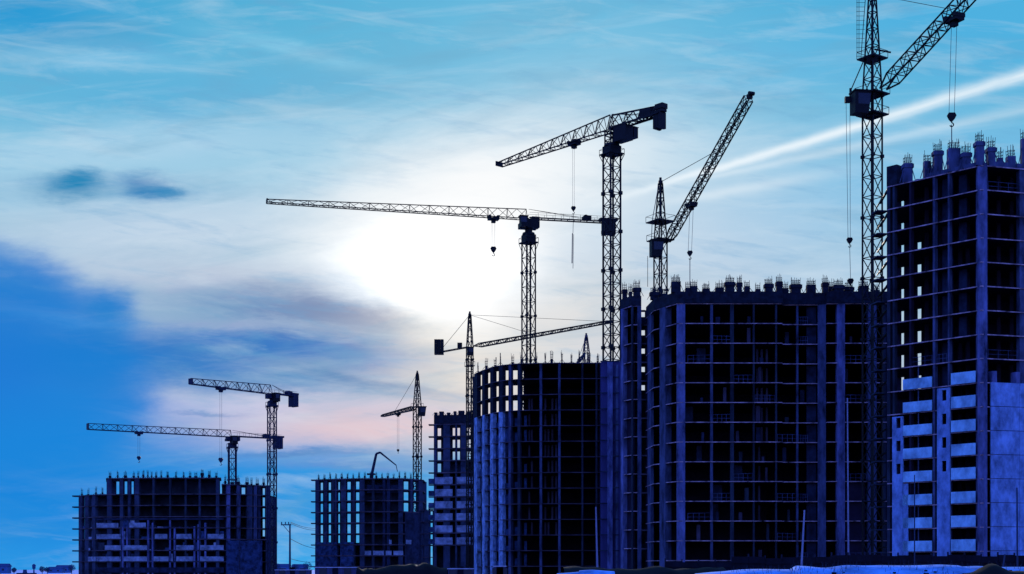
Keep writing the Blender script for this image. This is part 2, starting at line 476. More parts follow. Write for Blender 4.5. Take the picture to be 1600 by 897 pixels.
for k in range(1, 14):
    for (a, c) in ((1075,1110),(1114,1142),(1147,1176),(1180,1211),(1215,1244),(1248,1262),(1321,1354)):
        r_ = random.random()
        if r_ < .16:
            mb = MB(); A = b.hit(a); B_ = b.hit(c); n_ = 4
            for q_ in (.55, 1.1): mb.beam((A.x, A.y+.15, LV[k]+q_), (B_.x, B_.y+.15, LV[k]+q_+random.uniform(-.1,.1)), .035)
            for j in range(n_+1): t_ = j/n_; mb.beam((A.x+(B_.x-A.x)*t_, A.y+.15, LV[k]), (A.x+(B_.x-A.x)*t_, A.y+.15, LV[k]+1.15), .035)
            mb.build('guard_rail', 'column_concrete', b.root)
        elif r_ < .5:
            x0 = random.uniform(a, c-6); mb = MB(); mb.wall(b.hit(x0), b.hit(x0+random.uniform(3,7)), 1.2, 1.5, LV[k]+.01, LV[k]+random.uniform(.8,2.6)); mb.build('partition_wall', random.choice(('infill_dark','partition','dim_concrete')), b.root)

# ---- narrow wing left of it
b = Bld('narrow unfinished wing squeezed between the shaft and the broad middle tower', [(970,232),(986,229),(1002,229)], [(1.9,12),(1.2,12),(1.1,12)], lv(478,229,14))
LV = b.L; zt = LV[0]
b.slabs(over=.12); b.backwall([], 0, zt); b.ends(0, zt)
b.slab(zt+1.6, name='roof_formwork', th=1.5, m='formwork')
for px, w, m_ in ((973,4,'bright_concrete'),(988,3,'dim_concrete'),(999,6,'column_concrete')): b.col(px, w, 0, zt-.01, m_)
b.parapet(975, 986, 0, LV[2], m='shadow_concrete', proud=-.6, name='facade_wall')
for k in range(1, 14):
    mb = MB(); p = b.P[-1]; mb.box((p.x+.45, p.y+1.0, LV[k]-.12), (1.0, 2.4, .22)); mb.build('balcony_slab', 'slab_dim', b.root)
for k in range(0, 14):
    p = b.P[-1]; zl = LV[k+1] if k < 13 else 0; mb = MB()
    mb.box((p.x+.9, p.y+4, (zl+LV[k]-(1.1 if k < 5 else 0))/2), (3.2, .3, LV[k]-zl-(1.1 if k < 5 else 0)))
    mb.build('link_wall', 'infill_dark', b.root)
    if k < 5:
        mb = MB(); mb.box((p.x+1.9, p.y+4, LV[k]-.55), (1.9, .3, 1.1)); mb.box((p.x-.4, p.y+4, LV[k]-.55), (1.0, .3, 1.1)); mb.box((p.x+.5,p.y+4,LV[k]-.1),(1,.3,.3)); mb.build('link_wall', 'infill_dark', b.root)
b.stubs([(976,8,1.5,.5,'formwork'),(985,5,.8,.5,'formwork'),(995,10,1.4,.5,'formwork')], zt+1.6)

# ---- round tower
b = Bld('rounded unfinished tower with open window bays letting the bright sky through its top left floors',
        [(741,289),(752,284),(768,279),(785,276),(811,274),(870,273),(938,273)], [4,5,6,7,8.5,14,14], lv(568,274,14), slab='slab_dim')
LV = b.L; zt = LV[0]
b.slabs(over=.22)
b.backwall([(745,818)], LV[3], zt)
b.backwall([], 0, LV[3]-.01); b.ends(0, zt, (1,))
b.ends(0, LV[3], (0,))
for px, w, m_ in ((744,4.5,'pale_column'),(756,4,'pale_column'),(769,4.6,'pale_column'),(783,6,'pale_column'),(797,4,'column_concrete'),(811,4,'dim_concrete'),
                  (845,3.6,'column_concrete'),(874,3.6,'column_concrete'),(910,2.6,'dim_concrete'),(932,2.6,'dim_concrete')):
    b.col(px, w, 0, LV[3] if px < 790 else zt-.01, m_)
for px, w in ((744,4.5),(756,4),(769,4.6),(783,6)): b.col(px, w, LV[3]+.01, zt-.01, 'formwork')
for k in range(3, 13):                       # lit infill between the left columns
    z0 = LV[k+1]+.01 if k < 13 else 0; z1 = LV[k]-.25
    for (p0_, p1_) in ((746.5,754),(758,766.5),(771.5,780),(786,795)):
        r_ = random.random()
        if r_ < .25 and k > 3: continue
        top = z1 if r_ < .6 else z0+(z1-z0)*random.uniform(.3,.8)
        mb = MB(); mb.wall(b.hit(p0_), b.hit(p1_), .5, .7, z0, top)
        mb.build('infill_wall', random.choice(('infill_wall','infill_wall','infill_dark')), b.root)
    for (a, c) in ((800,806),(818,822)):
        if random.random() < .8:
            mb = MB(); mb.wall(b.hit(a), b.hit(c), 1.0, 1.2, z0+.01, z0+random.uniform(1.2,2.4)); mb.build('partition_wall', 'infill_wall', b.root)
for k in range(3, 12):
    for px in (827,831,852,857,863,869):
        if random.random() < .7:
            mb = MB(); p = b.hit(px); q = p*(1+3/p.y); mb.box((q.x, q.y, LV[k]+1.3), (.35,.35,2.4)); mb.build('inner_column', 'partition', b.root)
sh = MB(); sh.wall((X(939,271),271), (X(973,271),271), 0, 9, 0, Z(565,271)); sh.build('stair_shaft', 'shaft_wall', b.root)
sh = MB(); sh.wall((X(949,270.6),270.6), (X(957,270.6),270.6), -.35, .39, 0, Z(566,270.6)); sh.build('shaft_pilaster', 'bright_concrete', b.root)  # brighter colour paints the rounded highlight down the shaft's middle
sh = MB(); sh.wall((X(962,270.6),270.6), (X(966,270.6),270.6), -.1, .39, 0, Z(570,270.6)); sh.build('shaft_pilaster', 'column_concrete', b.root)
for k in range(0, 13, 1):
    sh = MB(); sh.box((X(953,270), 270.5, LV[k]-.1), (3.6, .3, .18)); sh.build('shaft_joint', 'dim_concrete', b.root)
b.stubs([(p_, random.choice((2,3,4)), random.uniform(.3,.9), 1.0, 'formwork') for p_ in (747,760,774,782,801,815,838,852,862,878,893,905,921,934)], zt, rl=1.4)

# ---- small banded tower
b = Bld('slim tower with pale stacked balcony bands and a crenellated formwork top', [(678,354),(743,352)], 8, lv(662,353,11), slab='slab_dim', th=.3)
LV = b.L; zt = LV[0]
b.slabs(over=.3)
b.backwall([(684,689.5),(707.5,711.5),(714,719),(730,737)], LV[3], zt)
b.backwall([(684,689.5)], LV[4]-.01, LV[3]-.01); b.backwall([], 0, LV[4]-.02); b.ends(0, LV[4], (0,1))
for px, w in ((680,4),(698,10),(712.8,2.5),(724,8),(741,4)): b.col(px, w, 0, zt-.01, 'shadow_concrete', depth=.5)
for k in range(0, 11):
    mb = MB(); p = b.P[0]; mb.box((p.x-.5, p.y+1.2, LV[k]-.12), (1.7, 2.4, .22)); mb.build('balcony_slab', 'dim_concrete', b.root)
for k in range(5, 11):
    b.parapet(680, 707.5, LV[k], 1.75, m='far_panel'); b.parapet(714, 741, LV[k], 1.75, m='far_panel')
    mb = MB(); p = b.P[0]; mb.box((p.x-.6, p.y+.6, LV[k]+.75), (1.5, 1.4, 1.3)); mb.build('balcony_panel', 'infill_wall', b.root)
b.slab(zt+2.2, name='roof_formwork', th=2.1, m='formwork')
b.stubs([(681,5,.7,.4,'formwork'),(690,7,.9,.4,'formwork'),(701,6,.6,.4,'formwork'),(711,5,.9,.4,'formwork'),(721,9,1.0,.4,'formwork'),(733,5,.8,.4,'formwork'),(740,4,1.1,.4,'formwork')], zt+2.2, rebar=False)
# low annex
b = Bld('low dark annex slab frame between the grid tower and the banded tower', [(655,364),(677,364)], 6, lv(797,364,5), slab='slab_dim')
LV = b.L; b.slabs(over=.2); b.backwall([(658.5,661.5),(673,676)], 2.5, LV[0]); b.col(667, 8, 0, LV[0], 'shadow_concrete'); b.col(656.5, 2.5, 0, LV[0], 'infill_dark'); b.backwall([], 0, 2.4)
b.stubs([(663,3,.5,.5,'formwork'),(671,3,.4,.5,'formwork')], LV[0])

# ---- grid tower, left of centre
b = Bld('unfinished tower with tall see-through column bays on its left side and a placing boom above',
        [(493,394),(530,390),(566,388),(630,388),(662,395)], 10, lv(748,390,9), slab='slab_dim', th=.3)
LV = b.L; zt = LV[0]
b.slabs(over=.3)
gl = [(500.5,505.5),(512,518),(527.5,532),(543,548.5),(556.5,562)]
b.backwall(gl+[(631,640),(645,653)], LV[3], zt); b.backwall(gl, LV[6]+.6, LV[3]-.01); b.backwall([], 0, LV[6]+.59)
for px, w, m_ in ((496,6,'shadow_concrete'),(509,5,'shadow_concrete'),(520.5,4,'dim_concrete'),(525,3,'shadow_concrete'),(537,8,'shadow_concrete'),(552,6,'dim_concrete'),(566,7,'shadow_concrete'),
                  (583,4,'dim_concrete'),(600,4,'infill_dark'),(607,5,'infill_dark'),(626,7,'shadow_concrete'),(642.5,3.5,'shadow_concrete'),(657,6,'shadow_concrete')):
    b.col(px, w, 0, zt-.01, m_)
b.backwall([], LV[8], zt-.3, p0=572, p1=628, inset=-4, name='inner_wall', m='shadow_concrete')
b.parapet(493, 527, 0.2, LV[5]-2.6, m='infill_wall', name='facade_wall', proud=.2); b.parapet(532, 553, 0.2, LV[5]-2.6, m='infill_wall', name='facade_wall', proud=.2)
b.parapet(573, 628, LV[1]-1, 2.2, m='infill_dark', name='facade_wall', proud=-.4)
b.parapet(632, 661, 0.2, LV[3]-.5, m='infill_dark', name='facade_wall', proud=.2)
for (a, c, k) in ((570,580,7),(583,600,7),(608,612,6),(615,630,7),(633,641,6),(603,612,7)): b.parapet(a, c, LV[k], 1.2, m='far_panel', name='balcony_panel', proud=.4)
for k in range(0, 9):
    mb = MB(); p = b.P[0]; mb.box((p.x-.5, p.y+1.2, LV[k]-.12), (1.6, 2.4, .3)); mb.build('balcony_slab', 'dim_concrete', b.root)
b.stubs([(p_, random.choice((2,3)), random.uniform(.3,.9), 1.0, 'formwork') for p_ in range(498, 660, 9)], zt, rl=1.0)

# ---- left building
b = Bld('wide stepped unfinished block at far left with light balcony bands near its foot',
        [(123,389),(152,382),(250,379),(352,379),(420,386)], 11, [Z(y, 381) for y in (772,789.5,807,824.5,842,859.5,877)], slab='slab_dim', th=.26)
LV = b.L; z1t = LV[0]; z0t = Z(747, 381); zrt = Z(757, 381)
b.slabs(over=.3)
b.slab(z0t, 166, 346, over=.3); b.slab(zrt, 346.5, 420, over=.3)
b.backwall([(139.5,144),(410,415.5)], LV[3]-2, z1t); b.backwall([], 0, LV[3]-2.01)
b.backwall([(182,187),(195,199.5),(205,209.5)], z1t+.01, z0t, p0=168, p1=344); b.backwall([(377,383),(410,415.5)], z1t+.01, zrt, p0=347, p1=420)
b.ends(0, z1t, (1,))
for px, w, m_, tz in ((126,5,'shadow_concrete',0),(136,6,'shadow_concrete',0),(147,5,'shadow_concrete',0),(171,7,'shadow_concrete',1),(190,5,'shadow_concrete',1),(202,4,'shadow_concrete',1),(214,7,'shadow_concrete',1),
                      (240,3,'dim_concrete',1),(266,3,'dim_concrete',1),(290,3,'dim_concrete',1),(312,3,'shadow_concrete',1),(340,5,'shadow_concrete',1),
                      (357,5,'bright_concrete',2),(373,5,'column_concrete',2),(390,8,'shadow_concrete',2),(399,5,'column_concrete',2),(405,4,'infill_dark',2),(418,5,'shadow_concrete',2)):
    b.col(px, w, 0, (z1t, z0t, zrt)[tz]-.01, m_)
for px in (192.5, 199, 232, 239, 266, 273, 304, 310, 321): b.col(px, 2.6, 0, Z(815+random.uniform(-4,10), 381), 'bright_concrete', proud=.3, name='pilaster')
for (y, p0, p1) in ((824.5,152,186),(824.5,203,229),(842,152,190),(859.5,165,190),(859.5,194,231),(877,140,190),(877,194,231),(877,241,264),(842,243,262),(842,276,300),(859.5,276,303),(859.5,313,350),(877,276,303),(877,313,350),(842,325,350)):
    b.parapet(p0, p1, Z(y, 381), 1.25, m='far_panel', proud=.5)
rb_ = random.Random(21)
for y in (824.5, 842, 859.5, 877):
    px = 130
    while px < 350:
        w_ = rb_.choice((3,4,6,9))
        if rb_.random() < .55: b.parapet(px, px+w_, Z(y, 381)-.3, rb_.choice((.5,.9,2.3)), m=rb_.choice(('far_panel','infill_wall','infill_wall','dim_concrete')), proud=.12, name='facade_wall')
        px += w_+rb_.choice((1,2,4))
for y in (807, 889): b.parapet(152, 350, Z(y, 381)-1, .5 if y == 807 else 1.4, m='infill_dark', proud=.4, name='facade_wall')
b.parapet(128, 150, 0.2, LV[4], m='infill_dark', name='facade_wall', proud=-.6)
b.parapet(353, 372, 0.2, Z(846,381), m='infill_wall', name='facade_wall', proud=.4); b.parapet(374, 408, 0.2, Z(846,381), m='infill_wall', name='facade_wall', proud=.7)
b.parapet(346, 420, Z(770,381), 2.2, m='shadow_concrete', name='deck_edge', proud=.2) if False else None
for k in range(0, 7):
    mb = MB(); p = b.P[0]; mb.box((p.x-.8, p.y+1.2, LV[k]-.12), (2.0, 2.4, .35)); mb.build('balcony_slab', 'dim_concrete', b.root)
b.stubs([(p_, random.choice((2,3,4)), random.uniform(.4,1.4), 1.0, 'formwork') for p_ in (172,184,196,209,216,224,231,237,244,252,262,275,287,297,306,316,327,338)], z0t, rl=1.1)
b.stubs([(p_, random.choice((2,3)), random.uniform(.3,.9), 1.0, 'formwork') for p_ in (128,138,150,160)], z1t, rl=1.4)
b.stubs([(p_, random.choice((3,5)), random.uniform(.3,1.0), 1.0, 'formwork') for p_ in (352,363,372,386,393,402,412)], zrt, rl=1.4)

mat('hazy_shadow_concrete', (.030, .045, .085), .7, .3)  # distance haze blended into the shaded colour of the far blocks
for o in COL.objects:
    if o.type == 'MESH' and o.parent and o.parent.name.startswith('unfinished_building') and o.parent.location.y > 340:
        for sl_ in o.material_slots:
            if sl_.material == MATS['shadow_concrete']: o.data.materials[sl_.slot_index] = MATS['hazy_shadow_concrete']
# ------------------------------------------------------------------ cranes
GF = 'flat-top tower cranes'
flat_crane('flat-top crane behind the rounded tower, long thin jib crossing the sun glow',
           826, 296, 343, (417,317), 957, 1.03, 2.1, .15, .075, [(771,390,1.0)], GF, cw=(2.4,2.2,2.9), rz=R(28), cdrop=-.2, mast_top_gap=5.0, cabf=1.6)
r, M, d = flat_crane('large crane with its jib sloping down to the left and blocky counterweights at upper right',
           956, 291, 204, (780,260), 1034, 1.26, 3.3, .2, .095, [(897,0,1.1)], GF, tiph=1.0, cw=(1.7,1.9,3.2), rz=R(33), mast_top_gap=5.0, jw=1.0, cabside=-1, cabf=-3.0, latneck=True, ms=2.6, jn=1.7)
# its hanging electrical cabinet, upper winch frame
side = Vector((-d.y, d.x, 0))
mb = MB(); mb.box(M-d*3.2+Vector((0,0,-1.4)), (3.4,2.2,3.0), math.atan2(d.y,d.x)); mb.build('machine_house', 'crane_panel', r)
mb = MB()
lattice(mb, M+Vector((0,0,1.6)), M-d*12+Vector((0,0,1.2)), side, Vector((0,0,1)), .9, 1.5, .9, .8, 6, .2, .12, 'tri')
mb.box(M-d*9.8+Vector((0,0,1.3)), (3,1.5,1.4), math.atan2(d.y,d.x)); mb.box(M-d*13.5+Vector((0,0,1.6)), (2,1.6,1.0), math.atan2(d.y,d.x))
mb.build('counter_jib_frame', 'crane_steel', r)
k = (896-HX)/F; tt = (k*M.y-M.x)/(d.x-k*d.y); P = M+d*tt
Hk = Vector((P.x, P.y, Z(326, P.y)))
for o_ in (-.25, .25): rope(P+d*o_+Vector((0,0,-.6)), Hk+d*o_, .025, r)
hook(Hk, .7, r)
ld = MB(); z = Hk.z-1
ld.beam(Hk+Vector((0,0,-1)), Hk+Vector((-.1,0,-5.2)), .05)
ld.beam(Hk+Vector((-.2,0,-5.2)), Hk+Vector((-.3,0,-11.5)), .1); ld.beam(Hk+Vector((.05,0,-5.4)), Hk+Vector((-.1,0,-12.6)), .05)
tag(ld.build('hanging_rebar_bundle', 'rope_steel'), 'thin vertical bundle of bars hanging on a rope from the down-sloping crane jib', 'crane load')

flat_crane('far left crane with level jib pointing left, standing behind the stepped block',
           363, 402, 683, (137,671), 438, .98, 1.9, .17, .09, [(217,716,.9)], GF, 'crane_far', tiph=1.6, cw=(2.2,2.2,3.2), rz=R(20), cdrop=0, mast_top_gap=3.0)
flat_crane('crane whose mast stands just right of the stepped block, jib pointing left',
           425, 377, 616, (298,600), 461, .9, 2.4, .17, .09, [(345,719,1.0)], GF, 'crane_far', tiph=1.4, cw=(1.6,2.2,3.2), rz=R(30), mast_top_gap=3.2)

def head_crane(label, px, Y, yroot, ypeak, half, rc, rl, rz, jroot, jtip, jsec, m, group, hooks=(), counter=None, pend=None, cabp=None, base_z=0, jn=2.0, headw=.25, platforms=(), ext=1.0, jtaper=.6):
    """crane with a pointed tower head; jtip=(px,py,Y)"""
    x = X(px, Y); zr = Z(yroot, Y); zp = Z(ypeak, Y)
    root = empty('tower_crane', (x, Y, base_z), label, 'crane', group)
    mast_mb(x, Y, base_z, zr, half, rz, rc, rl, 2.8).build('mast', m, root)
    ladder(x, Y, base_z, zr, half, rz, root, m)
    s = Vector((math.cos(rz), math.sin(rz), 0)); u = Vector((-math.sin(rz), math.cos(rz), 0)); up = Vector((0,0,1))
    hd = MB(); lattice(hd, (x,Y,zr), (x,Y,zp-.5), s, u, half, half, headw, headw, max(3, int((zp-zr)/2.2)), rc*.9, rl)
    hd.beam((x-.35,Y,zp-.4), (x+.35,Y,zp-.4), .42, 10); hd.beam((x,Y,zp-1.2), (x,Y,zp+.5), .22)
    hd.build('tower_head', m, root)
    for i, (py, w) in enumerate(platforms):
        pl = MB(); z = Z(py, Y); pl.box((x, Y, z), (w, w, .18), rz)
        for a in (-1, 1):
            pl.beam(Vector((x,Y,z+1))+s*a*w/2-u*w/2, Vector((x,Y,z+1))+s*a*w/2+u*w/2, .04)
            pl.beam(Vector((x,Y,z+1))+u*a*w/2-s*w/2, Vector((x,Y,z+1))+u*a*w/2+s*w/2, .04)
            for c in (-1, 1): pl.beam(Vector((x,Y,z))+s*a*w/2+u*c*w/2, Vector((x,Y,z+1))+s*a*w/2+u*c*w/2, .04)
        pl.build('platform', m, root)
    J0 = at(*jroot); J1 = at(*jtip); J1 = J0+(J1-J0)*ext
    dj = (J1-J0); L = dj.length; dj.normalize(); side = dj.cross(up).normalized(); ju = side.cross(dj).normalized()
    jb = MB(); hw, hh = jsec
    n = int(L/jn)
    st = J0+dj*2.2
    lattice(jb, st, J1-dj*1.0, side, ju, hw, hh, hw*jtaper, hh*jtaper, n, rc*.85, rl*.9)
    for a in (-1, 1):
        for c in (-1, 1): jb.beam(J0+side*a*hw*.7, st+side*a*hw+ju*c*hh, rc)
    jb.box(J1-dj*.6, (.7, .7, .7), math.atan2(dj.y, dj.x))
    jb.beam(J1-side*hw*.8, J1+side*hw*.8, .3, 8)
    jb.build('jib', m, root)
    if pend:
        pm = MB()
        for t in pend: pm.beam((x,Y,zp-.3), J0+dj*L*t+ju*hh, .05)
        pm.build('pendant', m, root)
    for (hpx, hy, s_, drop) in hooks:
        k = (hpx-HX)/F; tt = (k*J0.y-J0.x)/(dj.x-k*dj.y); P = J0+dj*tt
        trolley(P-ju*(hh+.3), Vector((dj.x,dj.y,0)).normalized(), s_, root, m)
        H = Vector((P.x, P.y, Z(hy, P.y)))
        for o_ in (-.35, .35): rope(P-ju*(hh+.4)+Vector((o_*s_,0,0)), H+Vector((o_*s_,0,.5*s_)), .03, root)
        hook(H, s_*.8, root, m)
        if drop:
            rope(H+Vector((0,0,-1*s_)), Vector((P.x,P.y,Z(drop,P.y))), .06, root, 'sling')
    if cabp:
        (cx, cy, cs) = cabp; cab(at(cx, cy, Y-half-.4), cs, R(10), root, 'crane_panel')
    if counter:
        cpx, wpx, wy0, wy1 = counter
        dd = Vector((dj.x, dj.y, 0)).normalized(); k = (wpx-HX)/F; tt = (k*Y-x)/(-dd.x+k*dd.y)
        M = Vector((x, Y, J0.z)); E = M-dd*tt; cj = MB(); sd = Vector((-dd.y, dd.x, 0))
        for a in (-1, 1): cj.beam(M+sd*a*.5, E+sd*a*.5, rc)
        for i in range(6): p = M.lerp(E, i/6); cj.beam(p+sd*.5, p-sd*.5, rl)
        cj.box(M.lerp(E, .32)+up*.7, (1.1, 1.0, 1.3)); cj.build('counter_jib', m, root)
        w = MB(); z0, z1 = Z(wy1, E.y), Z(wy0, E.y)
        for i in (-1, 0, 1): w.box((E.x+i*.75, E.y, (z0+z1)/2), (.7, 1.8, z1-z0))
        w.build('counterweight', m, root)
        pd = MB(); pd.beam((x,Y,zp-.3), E, .05); pd.build('pendant', m, root)
    return root, J0, dj

GH = 'tower cranes with pointed heads'
# crane behind the broad middle tower
r, J0, dj = head_crane('crane with steep upright jib rising behind the left part of the broad middle tower',
    1032, 245, 378, 282, .8, .13, .07, R(30), (1043,378,243.5), (1174,146,219), (.6,.62), 'crane_steel', GH,
    hooks=[(1078,396,.8,448)], pend=(.62,), cabp=(1026,389,1.35), platforms=((347,3.6),(376,3.4)), jn=1.5, jtaper=.95)
rp = MB(); rp.beam(at(1030,284,245), at(1019,345,245), .06); rp.beam(at(1019,345,245), at(1018,375,245), .06); rp.build('hoist_rope', 'rope_steel', r)
rp = MB(); rp.beam(at(1018,375,244), at(1026,380,244), .14); rp.beam(at(1012,400,244), at(1012,448,244), .045); rp.build('tail_strut', 'crane_steel', r)
# near right crane
r, J0, dj = head_crane('largest crane, mast tied to the right tower and jib running off the top edge',
    1363, 200, 150, -12, .95, .13, .07, R(35), (1380,139,198.5), (1508,-1,184.5), (.85,.75), 'crane_steel', GH,
    hooks=[(1487,183,1.0,232)], pend=(.5,), cabp=(1345,162,1.5), platforms=((92,3.0),(148,3.4),(180,3.2)), jn=1.55, ext=1.7, headw=.35, jtaper=.9)
mb = MB(); Y = 199.5
for dx in (0, 3.2): mb.beam(at(1339+dx,-14,Y), at(1339+dx,92,Y), .035)
for yy in range(-10, 90, 7): mb.beam(at(1338,yy,Y), at(1351,yy,Y), .03)
mb.beam(at(1349,96,Y), at(1329,142,Y), .1); mb.beam(at(1352,0,Y), at(1345,92,Y), .05)
mb.build('rope_guide', 'crane_steel', r)
mb = MB(); mb.beam(at(1321,155,Y), at(1350,146,Y), .22); mb.beam(at(1329,138,Y), at(1329,156,Y), .18); mb.box(at(1324,156,Y), (.7,.6,.8)); mb.build('tail_strut', 'crane_steel', r)
mb = MB(); mb.beam(at(1366,77,Y), at(1392,82,Y), .13); mb.build('jib_stop', 'crane_steel', r)
for dx in (0, 6): rope(at(1322+dx,158,Y), at(1325+dx*.6,372,Y), .03, r)
hook(at(1327.5,376,Y), .6, r); rope(at(1327.5,380,Y), at(1329,436,Y), .035, r); hook(at(1329,440,Y), .6, r)
for i, yy in enumerate(range(300, 860, 37)):        # ties back to the right tower
    mb = MB(); z = Z(yy, 193)
    a0 = Vector((X(1363,200), 200, z)); 
    for w in (-.9, .9): mb.beam(a0+Vector((.9,w,0)), Vector((X(1392,189.5), 189.5+w*.6, z)), .11)
    mb.beam(a0+Vector((.9,-.9,0)), Vector((X(1390,189.5), 190, z)), .07)
    mb.build('mast_tie', 'crane_steel', r)
# mid crane with long right jib
head_crane('slender crane left of the rounded tower with boxy counterweight and thin jib pointing right',
    734, 332, 543, 490, .62, .13, .075, R(20), (741,541,331), (952,503,299), (.4,.42), 'crane_steel', GH,
    counter=(697,686,531,554), pend=(.45,.95), cabp=(735,549,.9), platforms=((572,1.9),), jn=1.6)
head_crane('small crane between the grid tower and the banded tower, short jib dipping left',
    652, 412, 636, 582, .85, .16, .09, R(35), (649,637,411), (597,650,434), (.5,.55), 'crane_steel', GH,
    hooks=[(622,704,.7,0)], pend=(.6,), cabp=(660,643,1.3), platforms=((636,2.6),), jn=1.5)
# crane head behind the rounded tower's roof
head_crane('short crane head just peeking above the right part of the rounded tower roof',
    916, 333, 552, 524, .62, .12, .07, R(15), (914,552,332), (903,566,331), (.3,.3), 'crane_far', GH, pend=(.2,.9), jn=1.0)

# placing boom on the grid tower
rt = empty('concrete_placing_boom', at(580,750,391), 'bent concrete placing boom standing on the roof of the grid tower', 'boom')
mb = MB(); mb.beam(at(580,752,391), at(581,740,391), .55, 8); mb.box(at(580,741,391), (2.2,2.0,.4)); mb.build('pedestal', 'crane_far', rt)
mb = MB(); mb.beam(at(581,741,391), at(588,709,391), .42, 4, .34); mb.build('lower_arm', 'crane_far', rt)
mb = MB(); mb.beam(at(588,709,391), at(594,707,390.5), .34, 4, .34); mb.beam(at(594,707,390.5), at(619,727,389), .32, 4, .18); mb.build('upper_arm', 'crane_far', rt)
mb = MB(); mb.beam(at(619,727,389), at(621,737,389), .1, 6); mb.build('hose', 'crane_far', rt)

# ------------------------------------------------------------------ ground and foreground
mb = MB(); S = 9000
mb.add([(-S,-400,0),(S,-400,0),(S,S,0),(-S,S,0)], [(0,1,2,3)])
tag(mb.build('ground', 'soil'), kind='structure')
mb = MB(); mb.add([(-2500,470,.004),(300,470,.004),(1500,6000,.004),(-4500,6000,.004)], [(0,1,2,3)])
tag(mb.build('snow_field', 'snow'), kind='structure')

def bank(name, px0, px1, Y, depth, prof, m, seed, nz=.12):
    rnd = random.Random(seed); n = 120; k = 8; vs = []; fs = []
    ph = [rnd.uniform(0, 6.28) for _ in range(6)]
    for i in range(n+1):
        px = px0+(px1-px0)*i/n; py = prof(px)
        for j in range(k+1):
            t = j/k; h = math.sin(math.pi*min(1, t*1.0))**.7 if 0 < t < 1 else 0
            y = Y+depth*(t-.5); zz = Z(py, Y)*h
            x = X(px, Y)
            wob = sum(math.sin(x*(.7+.9*q)+ph[q]+y*(.5+.3*q))/(1+q) for q in range(5))
            vs.append((x, y, max(0, zz+wob*nz*h)))
    for i in range(n):
        for j in range(k):
            a = i*(k+1)+j; fs.append((a, a+k+1, a+k+2, a+1))
    mb = MB(); mb.add(vs, fs); o = mb.build(name, m)
    for p in o.data.polygons: p.use_smooth = True
    return o
def prof(px):
    if px < 1140: return 897-(px-1080)/60*5
    if px < 1240: return 892-(px-1140)/100*3
    return 883.5+(2 if px > 1500 else 0)+.8*math.sin(px*.031)+.5*math.sin(px*.083+2)
tag(bank('snow_bank', 1085, 1680, 62, 9, prof, 'snow', 3, .035), kind='structure')
def prof2(px): return 897-abs(15*math.exp(-((px-1549)/22)**2))-(4 if px > 1570 else 0)*min(1, (px-1570)/20 if px > 1570 else 0)
mb = MB(); rg = random.Random(31)
for _ in range(350):
    px = rg.choice((rg.gauss(1240,60), rg.gauss(1470,70), rg.uniform(1120,1600))); Y = 62+rg.uniform(-2.5,1.5)
    if not 1110 < px < 1640: continue
    z = Z(prof(px), 62)*max(.01,math.sin(math.pi*(.5+(Y-62)/9)))**.7; x = X(px, Y); h = rg.uniform(.05,.28)
    mb.beam((x,Y,z-.1), (x+rg.uniform(-.1,.1),Y,z+h), .012, 3, .004)
tag(mb.build('dry_grass', 'bark'), 'thin dry stalks poking through the snow bank', 'grass', kind='stuff')
mb = MB()
for _ in range(45):
    px = rg.uniform(1150,1640); Y = 58+rg.uniform(-.8,2.5); z = Z(prof(px),62)*max(.01,math.sin(math.pi*(.5+(Y-62)/9)))**.7; r_ = rg.uniform(.03,.09)
    mb.box((X(px,Y),Y,z+r_*.2), (r_*2.2,r_*1.6,r_), rg.uniform(0,3))
tag(mb.build('clods', 'rubble_soil'), 'dark clods of soil scattered on the snow bank', 'soil', kind='stuff')
tag(bank('soil_mound', 1505, 1660, 50, 5, prof2, 'rubble_soil', 9, .03), 'black heap of soil in front of the snow bank at lower right', 'soil heap')
def prof3(px): return 884+3*math.sin(px*.045)+2*math.sin(px*.11+1)
tag(bank('debris_heap', 880, 1130, 95, 7, lambda p: 886+4*math.sin(p*.02), 'rubble_soil', 5, .12), 'low dark heap of earth at the foot of the broad middle tower', 'soil heap')
tag(bank('rubble_heap', 560, 700, 190, 8, prof3, 'rubble_soil', 6, .2), 'ragged dark rubble heap below the grid tower', 'rubble heap')
tag(bank('snow_strip', 870, 960, 88, 3, lambda p: 894+1.5*math.sin(p*.06)-2*(p > 905), 'snow', 12, .02), kind='structure')

# hoarding along the site
rt = empty('site_fence', (X(1250,125), 125, 0), 'long dark hoarding at the foot of the towers behind the snow bank', 'fence')
px = 1040
while px < 1640:
    w = 26; zt = Z(868+random.uniform(-1.5,2)+(3 if px < 1300 else 0)+(7 if px < 1120 else 0), 125)
    mb = MB(); mb.wall((X(px,125),125), (X(px+w-.5,125),125), 0, .06, .1, zt)
    for q in (.35, .8): mb.wall((X(px,125),125), (X(px+w-.5,125),125), -.08, 0, zt*q, zt*q+.08)
    mb.build('fence_panel', 'dark_fence', rt)
    mb = MB(); mb.box((X(px-.25,125),125.12,zt/2+.1), (.12,.12,zt+.3)); mb.build('post', 'fence_post', rt)
    px += w
